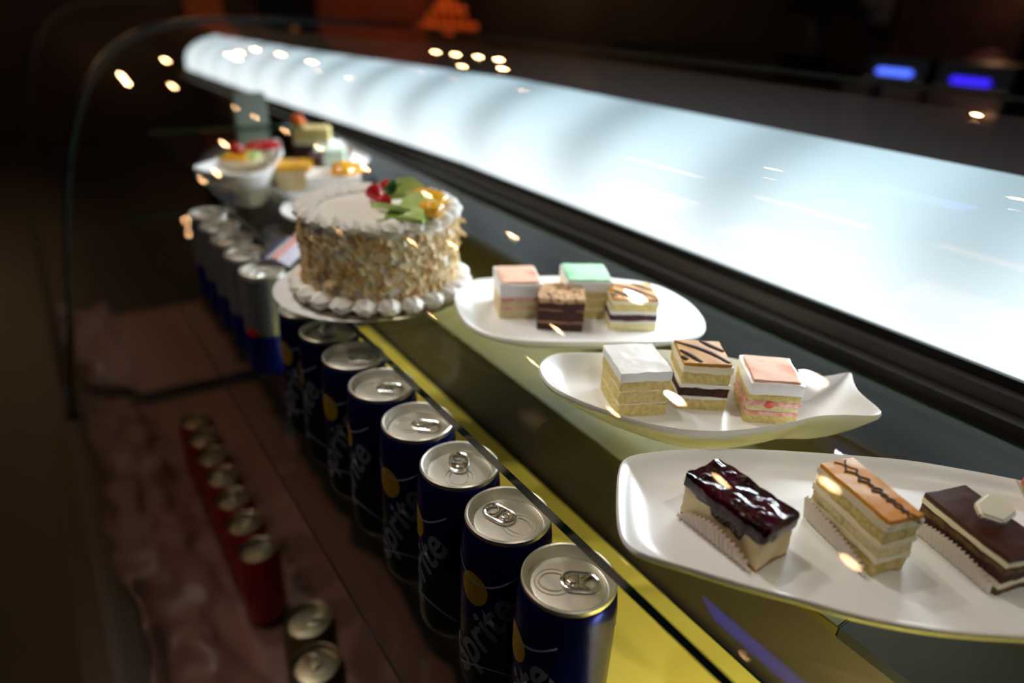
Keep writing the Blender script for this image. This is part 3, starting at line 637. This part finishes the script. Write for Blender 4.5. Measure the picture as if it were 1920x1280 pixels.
def shell(bm,c,ang,L_,wd,ht,ridges=7):
    "a piped cream shell: ridged teardrop lying radially"
    nu,nv=18,9; rows=[]
    for j in range(nv+1):
        t=j/nv; rr=math.sin(PI*min(1,(t*.93+.05)))**.7*(1-.35*t)
        row=[]
        for i in range(nu):
            a=2*PI*i/nu; k=1+.13*math.cos(ridges*a)
            x=-L_/2+L_*t; y=wd/2*rr*k*math.cos(a); z=ht/2*rr*k*math.sin(a)
            p=Vector((x*math.cos(ang)-y*math.sin(ang),x*math.sin(ang)+y*math.cos(ang),z)); row.append(bm.verts.new(Vector(c)+p))
        rows.append(row)
    for A,B in zip(rows,rows[1:]):
        for i in range(nu): bm.faces.new((A[i],A[(i+1)%nu],B[(i+1)%nu],B[i]))
    bm.faces.new(rows[0][::-1]); bm.faces.new(rows[-1])
nb=23; random.seed(2)
for k in range(nb):
    a=2*PI*k/nb; bm=bmesh.new(); shell(bm,((RC+.003)*math.cos(a),(RC+.003)*math.sin(a),.0090),a+PI+random.uniform(-.2,.2),.027,.0250,.0185); obj('bottom_cream_shell',bm,CREAM,e)
nb=24
for k in range(nb):
    a=2*PI*k/nb; bm=bmesh.new(); shell(bm,((RC-.006)*math.cos(a),(RC-.006)*math.sin(a),HC+.0005),a+PI+.5,.026,.0225,.0165); obj('top_cream_shell',bm,CREAM,e)
# almond flakes
random.seed(7)
def flake(m,name,cnt,bm=None):
    bm=bmesh.new()
    for _ in range(cnt):
        a=random.uniform(0,2*PI); z=random.uniform(.013,HC-.008)
        tilt=random.uniform(-.9,.9); sp=random.uniform(0,2*PI); L_=random.uniform(.0035,.0065); wd=L_*random.uniform(.45,.75); th=.0007
        M=Matrix.Translation(Vector(((RC+.0010)*math.cos(a),(RC+.0010)*math.sin(a),z)))@Matrix.Rotation(a,4,'Z')@Matrix.Rotation(PI/2+tilt*.6,4,'Y')@Matrix.Rotation(tilt,4,'X')@Matrix.Rotation(sp,4,'Z')
        n_=8; T=[];B=[]
        for i in range(n_):
            t=2*PI*i/n_; x=L_*math.cos(t)*(1 if math.cos(t)<0 else 1.15); y=wd*math.sin(t); cu=-.6*(x*x)/L_*.4
            T.append(bm.verts.new(M@Vector((x,y,th+cu)))); B.append(bm.verts.new(M@Vector((x,y,-th*.3+cu))))
        for i in range(n_): bm.faces.new((T[i],T[(i+1)%n_],B[(i+1)%n_],B[i]))
        bm.faces.new(T); bm.faces.new(B[::-1])
    o=obj(name,bm,m,e,False); o['kind']='stuff'; return o
flake(ALM,'almond_flakes',430); flake(ALM2,'almond_flakes',800)
random.seed(21)
for k in range(12):
    bm=bmesh.new(); a=R(-150+random.uniform(-70,70)); z=random.uniform(.016,.066); 
    n_=10; M=Matrix.Translation(Vector(((RC+.0035)*math.cos(a),(RC+.0035)*math.sin(a),z)))@Matrix.Rotation(a,4,'Z')@Matrix.Rotation(PI/2+random.uniform(-.8,.8),4,'Y')@Matrix.Rotation(random.uniform(0,6),4,'Z')
    T=[bm.verts.new(M@Vector((.0062*math.cos(2*PI*i/n_),.0042*math.sin(2*PI*i/n_),.0006))) for i in range(n_)]; B=[bm.verts.new(M@Vector((.0062*math.cos(2*PI*i/n_),.0042*math.sin(2*PI*i/n_),-.0002))) for i in range(n_)]
    for i in range(n_): bm.faces.new((T[i],T[(i+1)%n_],B[(i+1)%n_],B[i]))
    bm.faces.new(T); bm.faces.new(B[::-1]); obj('almond_flake',bm,ALM2 if k%2 else ALM,e,False)
# toasted curl sticking out on the right
def local(px,py,z): 
    p=at(px,py,z=z); return Vector((p.x-CX,p.y-CY,0))
for (a,z,rr) in [(R(-30),.052,.006),(R(-26),.064,.005)]:
    bm=bmesh.new(); pts=[]
    for k in range(14):
        t=k/13*PI*1.5; pts.append((rr*math.cos(t),rr*math.sin(t)))
    A=[bm.verts.new((x,-.004,y)) for x,y in pts]; B=[bm.verts.new((x,.006,y)) for x,y in pts]
    for i in range(13): bm.faces.new((A[i],A[i+1],B[i+1],B[i]))
    o=obj('almond_curl',bm,ALM,e); o.location=((RC+.004)*math.cos(a),(RC+.004)*math.sin(a),z); o.rotation_euler=(.3,0,a+.8); s_=o.modifiers.new('s','SOLIDIFY'); s_.thickness=.001
# fruit on top
ZT=HC+.002
def kiwi_slice(c,rad,tilt,rz,cut=PI*1.1):
    bm=bmesh.new(); n_=20; T=[bm.verts.new((0,0,.0022))];B=[bm.verts.new((0,0,-.0022))]
    for i in range(n_+1):
        a=cut*i/n_; k=1+.03*math.sin(a*9); T.append(bm.verts.new((rad*k*math.cos(a),rad*k*math.sin(a),.0022))); B.append(bm.verts.new((rad*k*math.cos(a),rad*k*math.sin(a),-.0022)))
    for i in range(1,n_+1): bm.faces.new((T[0],T[i],T[i+1])); bm.faces.new((B[0],B[i+1],B[i])); bm.faces.new((T[i],B[i],B[i+1],T[i+1]))
    bm.faces.new((T[0],B[0],B[1],T[1])); bm.faces.new((T[0],T[-1],B[-1],B[0]))
    o=obj('kiwi_slice',bm,KIWI,e); o.location=c; o.rotation_euler=tilt+(rz,)
    bm=bmesh.new(); lathe(bm,[(0,-.0026),(rad*.22,-.0026),(rad*.22,.0026),(0,.0026)],16); bmesh.ops.scale(bm,vec=(1,.6,1),verts=bm.verts); 
    k_=obj('kiwi_core',bm,KIWIC,o); k_.location=(rad*.1,rad*.25,0)
for px,py,rad,tilt,rz in [(762,372,.020,(R(62),R(10)),R(-40)),(740,396,.021,(R(25),R(-12)),R(150)),(782,398,.019,(R(50),R(20)),R(-75)),(758,410,.018,(R(18),0),R(-60))]:
    p=local(px,py,BZ+ZT+.006); kiwi_slice((p.x,p.y,ZT+.006),rad,tilt,rz)
for k,(px,py) in enumerate([(800,392),(815,385),(808,402),(797,378)]):
    p=local(px,py,BZ+ZT+.005); bm=bmesh.new(); bmesh.ops.create_icosphere(bm,subdivisions=3,radius=1)
    for v in bm.verts:
        c=v.co.copy(); v.co=Vector((c.x*.0170,c.y*.0110,c.z*.0078))+Vector((1,1,1))*noise.noise(c*2.5+Vector((k*5,0,0)))*.0012
    o=obj('mango_piece',bm,MANGO,e); o.location=(p.x,p.y,ZT+.009+.002*(k==1)); o.rotation_euler=(R(20*k-20),R(14),R(50*k-30))
for k,(px,py,rr) in enumerate([(703,362,.0085),(718,378,.0075),(722,350,.0075)]):
    p=local(px,py,BZ+ZT+.007); bm=bmesh.new(); lathe(bm,[(0,-rr*1.2),(rr*.45,-rr*.9),(rr*.85,-rr*.1),(rr*.95,rr*.5),(rr*.6,rr*.85),(0,rr*.9)],20)
    o=obj('strawberry',bm,BERRY,e); o.location=(p.x,p.y,ZT+.007); o.rotation_euler=(R([60,100,70][k]),0,R([200,120,20][k]))
def leaf(c,L_,rot,par,wd=.34):
    bm=bmesh.new(); n_=8; A=[];B=[];Cn=[]
    for i in range(n_+1):
        t=i/n_; w2=L_*wd*math.sin(PI*t)**.8*(1-.3*t)*(1+.1*(i%2)); z=L_*.22*math.sin(PI*t*.8)
        A.append(bm.verts.new((L_*t,-w2,z+w2*.35))); Cn.append(bm.verts.new((L_*t,0,z))); B.append(bm.verts.new((L_*t,w2,z+w2*.35)))
    for i in range(n_): bm.faces.new((A[i],A[i+1],Cn[i+1],Cn[i])); bm.faces.new((Cn[i],Cn[i+1],B[i+1],B[i]))
    o=obj('mint_leaf',bm,GREEN,par); o.location=c; o.rotation_euler=rot; s_=o.modifiers.new('s','SOLIDIFY'); s_.thickness=.0005
p=local(732,362,BZ+ZT+.012)
for k,(ry,rz,L_) in enumerate([(-50,60,.014),(-35,-20,.015),(-60,-70,.014),(-20,150,.012),(-15,-130,.013),(-75,10,.016)]): leaf((p.x,p.y,ZT+.010),L_,(R(10*k),R(ry),R(rz)),e)
# ------------------------------------------------------------------ far dishes and desserts
dish('pedestal_bowl',[(362,314),(398,300),(455,281),(505,267),(518,260),(528,270),(522,292),(512,310),(495,321),(450,329),(400,324)],-.205,-.222,S0,.42,label='square white pedestal bowl with fruit tart, farthest left on the shelf',cat='bowl',flat=.62,foot_h=.020,n=5)
dish('round_dish',[(503,345),(522,330),(560,318),(610,322),(640,338),(625,352),(580,360),(535,358),(512,353)],-.236,-.246,S0,.5,label='small white dish under the mango topped cheesecake',cat='dish',flat=.6,n=5)
dish('oval_plate',[(526,392),(545,374),(590,362),(650,360),(710,368),(730,385),(700,402),(640,414),(580,413),(540,406)],-.250,-.2555,S0,.6,label='white oval plate half hidden behind the left side of the cream cake',cat='plate',n=5)
dish('oblong_plate',[(590,318),(600,290),(610,268),(640,264),(668,282),(692,293),(680,306),(660,322),(620,330)],-.244,-.250,S0,.55,label='far white plate with a pointed corner, at the back edge of the shelf',cat='plate',n=5)
def pxcake(name,px,py,zb,w_,d,h,yaw,layers,label,res=.004):
    p=at(px,py,z=zb); return cake(name,p.x,p.y,yaw,w_,d,h,zb,layers,label,'dessert',None,res)
def blob(e,nm,m,x,y,z,sx_,sy_,sz_,seed=0):
    bm=bmesh.new(); bmesh.ops.create_icosphere(bm,subdivisions=3,radius=1)
    for v in bm.verts:
        c=v.co.copy(); v.co=Vector((x+c.x*sx_,y+c.y*sy_,z+c.z*sz_))+c*noise.noise(c*2+Vector((seed,0,0)))*.002
    return obj(nm,bm,m,e)
q=pxcake('mango_cheesecake',556,350,-.2455,.045,.05,.034,-25,[('sponge',0,.2,SPONGEP,0,.0005),('cheese_filling',.2,.82,CHEESE,0,.0005),('mango_glaze',.8,1.0,MANGO,-.0004,.0008)],'blurred cheesecake square with bright yellow mango top, left of the cream cake')
q=pxcake('chocolate_slice',596,336,-.2455,.018,.05,.036,-25,[('chocolate_sponge',0,1,CHOCS,0,.0006)],'thin dark chocolate slice right of the mango cheesecake')
q=pxcake('mint_mango_cake',628,372,-.2550,.070,.06,.036,-20,[('sponge',0,.35,SPONGEP,0,.0005),('mint_cream',.35,.62,mat('pale_mint_cream',(214,232,212),.5),0,.0005),('cream_top',.6,1.0,CREAM,-.0005,.0006)],'pale cream cake with mango pieces directly behind the big cake')
for k in range(4): blob(q,'mango_piece',MANGO,.012+.009*(k%3),-.018+.010*k,.041,.015,.010,.008,k)
q=pxcake('strawberry_pudding',495,297,-.221,.044,.05,.020,-30,[('pudding',0,.8,CREAM,0,.0008)],'white pudding topped with strawberry jelly in the pedestal bowl')
blob(q,'strawberry_jelly',BERRY,0,0,.019,.026,.028,.006,3)
e2=empty('fruit_tart',at(452,312,z=-.221),0,'small tart piled with green and yellow fruit at the left of the pedestal bowl','dessert')
bm=bmesh.new(); lathe(bm,[(0,0),(.026,0),(.032,.012),(.0,.012)],28); obj('tart_shell',bm,CREAMY,e2)
for k in range(7):
    a=2*PI*k/7; blob(e2,['kiwi_piece','mango_piece','mango_piece'][k%3],[KIWI,MANGO,MANGO][k%3] if k not in (2,3) else GREEN,.018*math.cos(a),.018*math.sin(a),.014,.011,.008,.006,k)
blob(e2,'strawberry',BERRY,.0,.012,.022,.009,.009,.008,2)
q=pxcake('garnished_cake',588,288,-.2495,.06,.04,.045,-25,[('sponge',0,.4,CHOCS,0,.0005),('cream_layer',.4,.55,CREAMY,0,.0005),('sponge',.55,1,SPONGE,0,.0005)],'farthest beige cake with an orange red fruit garnish')
blob(q,'orange_garnish',mat('orange_fruit',(240,110,30),.3),-.022,0,.053,.011,.011,.013,5); blob(q,'leaf_garnish',GREEN,-.020,-.012,.044,.012,.008,.006,6)
q=pxcake('mint_cake',622,318,-.2495,.045,.045,.034,-25,[('chocolate_base',0,.3,CHOCS,0,.0005),('mint_cream',.3,1,mat('pale_mint_cream',(0,0,0)),0,.0005)],'blurred mint cream cake with dark base on the far plate')
q=pxcake('chocolate_square',640,300,-.2495,.03,.03,.020,-25,[('chocolate_sponge',0,1,CHOCS,0,.0005)],'small dark chocolate square beside the mint cream cake')
# striped packet standing by the shelf edge left of the cake
e3=empty('striped_sachet',at(532,478,z=S0),R(-38),'white and pink striped sachet lying on the glass left of the cream cake','sachet')
bm=bmesh.new(); n_=16; ROW=[]
for i in range(n_+1):
    x=-.020+.04*i/n_; t=math.sin(PI*i/n_); ROW.append([bm.verts.new((x,y,.001+.008*t*(1 if s>0 else 0))) for y,s in ((-.038,1),(.038,1),(.038,0),(-.038,0))])
for A,B in zip(ROW,ROW[1:]):
    for k in range(4): bm.faces.new((A[k],A[(k+1)%4],B[(k+1)%4],B[k]))
bm.faces.new(ROW[0]); bm.faces.new(ROW[-1][::-1]); obj('wrapper',bm,mat('silver_wrapper',(216,214,228),.25,.3),e3)
for k,x in enumerate((-.009,.004)):
    o=box('stripe',x-.003,x+.003,-.037,.037,.0085,.0098,mat(['dark_stripe','pink_stripe'][k],[(40,36,70),(220,150,140)][k],.3),e3)
# ------------------------------------------------------------------ background of the room
def wbox(name,x0,x1,y0,y1,z0,z1,m,parent=None,bev=.004): return box(name,x0,x1,y0,y1,z0,z1,m,parent,bev)
e=empty('back_counter',(0,0,0),0,'dark back bar counter behind the display case at the right','counter')
wbox('counter_body',2.42,3.0,-1.0,1.45,FLZ,-.36,mat('wine_red_front',(60,18,20),.5),e); wbox('worktop',2.36,3.02,-1.0,1.47,-.36,-.33,mat('dark_worktop',(40,36,38),.2),e)
for i,(ya,yb_,bl,cm) in enumerate([(1.26,1.47,(80,110,255),'left steel coffee machine with bright sky blue display bar'),(1.00,1.23,(60,40,255),'right steel coffee machine with deeper violet blue display bar')]):
    m_=empty('coffee_machine',(2.62,(ya+yb_)/2,-.33),0,cm+' on the back counter','coffee machine'); hw=(yb_-ya)/2
    wbox('housing',-.10,.25,-hw,hw,0.06,.22,BLACK,m_); wbox('drip_tray',-.20,.25,-hw,hw,0.0005,.035,mat('grey_steel_tray',(150,138,134),.4,.6),m_); wbox('column',.05,.25,-hw,hw,.034,.061,BLACK,m_)
    wbox('steel_front',-.115,-.10,-hw,hw,.085,.150,mat('steel_front',(150,136,132),.35,.5),m_)
    pz=[.162,.158][i]; o=wbox('display_bar',-.125,-.10,-hw*[.62,.55][i],hw*[.62,.55][i],pz,pz+.022,emis('blue_display_%s'%('sky','violet')[i],bl,[1.6,1.1][i]),m_,.008)
    for k in (-.5,.5):
        bm=bmesh.new(); tube(bm,[(-.09,hw*k,.085),(-.13,hw*k,.06),(-.22,hw*k,.055)],[.02,.016,.012],12); obj('filter_handle',bm,BLACK,m_)
o=wbox('counter_post',2.24,2.32,1.28,1.36,FLZ,-.185,BLACK); tag(o,'black square post beside the left coffee machine','post')
# shelving and pictures on the back wall
e=empty('wall_shelf',(0,0,0),0,'dark framed wall niche with faint brick pattern above the coffee machines','wall shelf')
mbk=bpy.data.materials.new('dim_brick'); mbk.use_nodes=True; nt=mbk.node_tree; p_=nt.nodes['Principled BSDF']; br=nt.nodes.new('ShaderNodeTexBrick'); tc=nt.nodes.new('ShaderNodeTexCoord'); mp=nt.nodes.new('ShaderNodeMapping'); mp.inputs['Rotation'].default_value=(0,R(90),R(90)); nt.links.new(tc.outputs['Object'],mp.inputs[0]); nt.links.new(mp.outputs[0],br.inputs[0])
br.inputs['Scale'].default_value=6; br.inputs[1].default_value=lin((90,58,58)); br.inputs[2].default_value=lin((66,46,46)); br.inputs[3].default_value=lin((30,24,24)); nt.links.new(br.outputs[0],p_.inputs[0]); p_.inputs['Roughness'].default_value=.8
wbox('brick_panel',4.52,4.58,1.85,2.45,-.25,.6,mbk,e)
for (ya,yb_,za,zb_) in [(1.80,1.87,-.27,.65),(2.43,2.50,-.27,.65),(1.80,2.50,-.31,-.25)]: wbox('frame',4.47,4.56,ya,yb_,za,zb_,mat('brown_frame',(72,50,34),.5),e)
o=wbox('white_column',4.42,4.5,2.55,2.72,-.02,1.4,mat('pale_column',(120,120,136),.5)); tag(o,'pale narrow wall light column left of the brick niche','wall panel')
bm=bmesh.new(); lathe(bm,[(0,0),(.07,.01),(.11,.07),(.12,.12),(.09,.19),(.05,.23),(0,.24)],24); o=obj('round_jar',bm,mat('pinkish_ceramic',(150,92,90),.5)); p=at(1850,130,x=3.4); o.location=(p.x,p.y,-.33+.0); 
tag(o,'dim pinkish round jar on the cabinet right of the brick niche','jar')
o2=wbox('side_cabinet',3.2,3.7,.2,2.1,FLZ,-.33,DARK); tag(o2,'dark low cabinet carrying the pinkish jar','cabinet')
# lamp stand silhouette (1530,30)
e=empty('table_lamp',at(1535,55,x=4.2)-Vector((0,0,.16)),0,'unlit lamp with wide dark shade and pale stem at the top right','lamp')
bm=bmesh.new(); lathe(bm,[(.02,.0),(.05,.012),(.035,.03),(.06,.16),(.05,.24),(.02,.26)],24); obj('stem',bm,mat('pale_lilac_ceramic',(70,64,78),.5),e)
bm=bmesh.new(); lathe(bm,[(.26,.24),(.28,.25),(.20,.34),(.0,.35)],32); obj('lamp_shade',bm,BLACK,e)
o=wbox('sideboard',3.95,4.5,2.9,4.4,FLZ,(at(1535,55,x=4.2).z-.16)-.001,DARK); tag(o,'dark sideboard standing under the unlit lamp','cabinet')
# far wall: red-brown panel, black pillar, orange pile on a crate
yy=7.96; a=at(596,60,y=yy); b_=at(800,60,y=yy)
o=struct(wbox('wall_red_panel',a.x,b_.x,yy-.04,yy+.03,FLZ,CEZ-.001,mat('red_brown_plaster',(120,46,24),.8,col2=(104,40,20),cscale=1.5),None)); o.name='trim_1'
a=at(488,40,y=6.8); b_=at(592,40,y=6.8)
e=empty('serving_trolley',(0,0,0),0,'tall black cabinet with a small amber light, left of the red-brown wall','cabinet')
wbox('cabinet_body',a.x,b_.x,6.8,7.2,FLZ,CEZ-.3,BLACK,e,.03)
for k in range(4): wbox('drawer_front',a.x+.03,b_.x-.03,6.78,6.80,-.45+.16*k,-.32+.16*k,mat('blue_black_front',(24,28,36),.4),e)
c=at(553,53,y=6.75); bm=bmesh.new(); lathe(bm,[(0,-.03),(.03,0),(0,.05)],12); o=obj('amber_light',bm,emis('amber_glow',(200,120,50),.6),e); o.location=c
# second dim brown stripe at top left
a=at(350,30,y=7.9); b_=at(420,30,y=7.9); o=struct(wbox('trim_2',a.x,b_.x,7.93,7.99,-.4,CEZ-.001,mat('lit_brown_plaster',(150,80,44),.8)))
cp=at(858,62,y=7.0); a=at(790,70,y=7.0); b_=at(912,70,y=7.0); zt=at(858,62,y=7.0).z
o=wbox('wooden_crate',a.x,b_.x,7.0,7.5,FLZ,zt-.04,mat('beige_crate',(112,76,40),.7)); tag(o,'beige block stand carrying the pile of oranges at the far end of the room','stand')
o=wbox('black_tray',a.x-.03,b_.x+.10,6.97,7.53,zt-.039,zt-.005,BLACK); tag(o,'flat black tray under the pile of oranges','tray')
ORG=mat('orange_peel',(226,110,22),.45,bump=.001,bscale=120); bm=bmesh.new(); bmesh.ops.create_icosphere(bm,subdivisions=3,radius=.05); OME=bpy.data.meshes.new('orange'); bm.to_mesh(OME); bm.free(); OME.materials.append(ORG)
for pp in OME.polygons: pp.use_smooth=True
xs=(a.x+b_.x)/2; n0=0
for lv,cnt in enumerate([7,5,4,2,1]):
    for k in range(cnt):
        o=bpy.data.objects.new('orange',OME); COL.objects.link(o); o.location=(xs+(k-(cnt-1)/2)*.102,7.12+.045*(lv%2),zt+.046+.084*lv)
        tag(o,'orange in the %s, %s from the left'%(['bottom layer of the heap on the black tray','second layer of the orange heap','third layer of the orange heap','fourth layer of the orange heap','very top of the orange heap'][lv],ORD[k]),'orange','oranges heaped on the black tray')
# warm wash on the far wall from an added fill spot, brightening the background
spot('far_wall_fill',(4.3,5.2,1.2),(4.3,7.95,-.6),34,(1,.55,.35),1.7,.05)
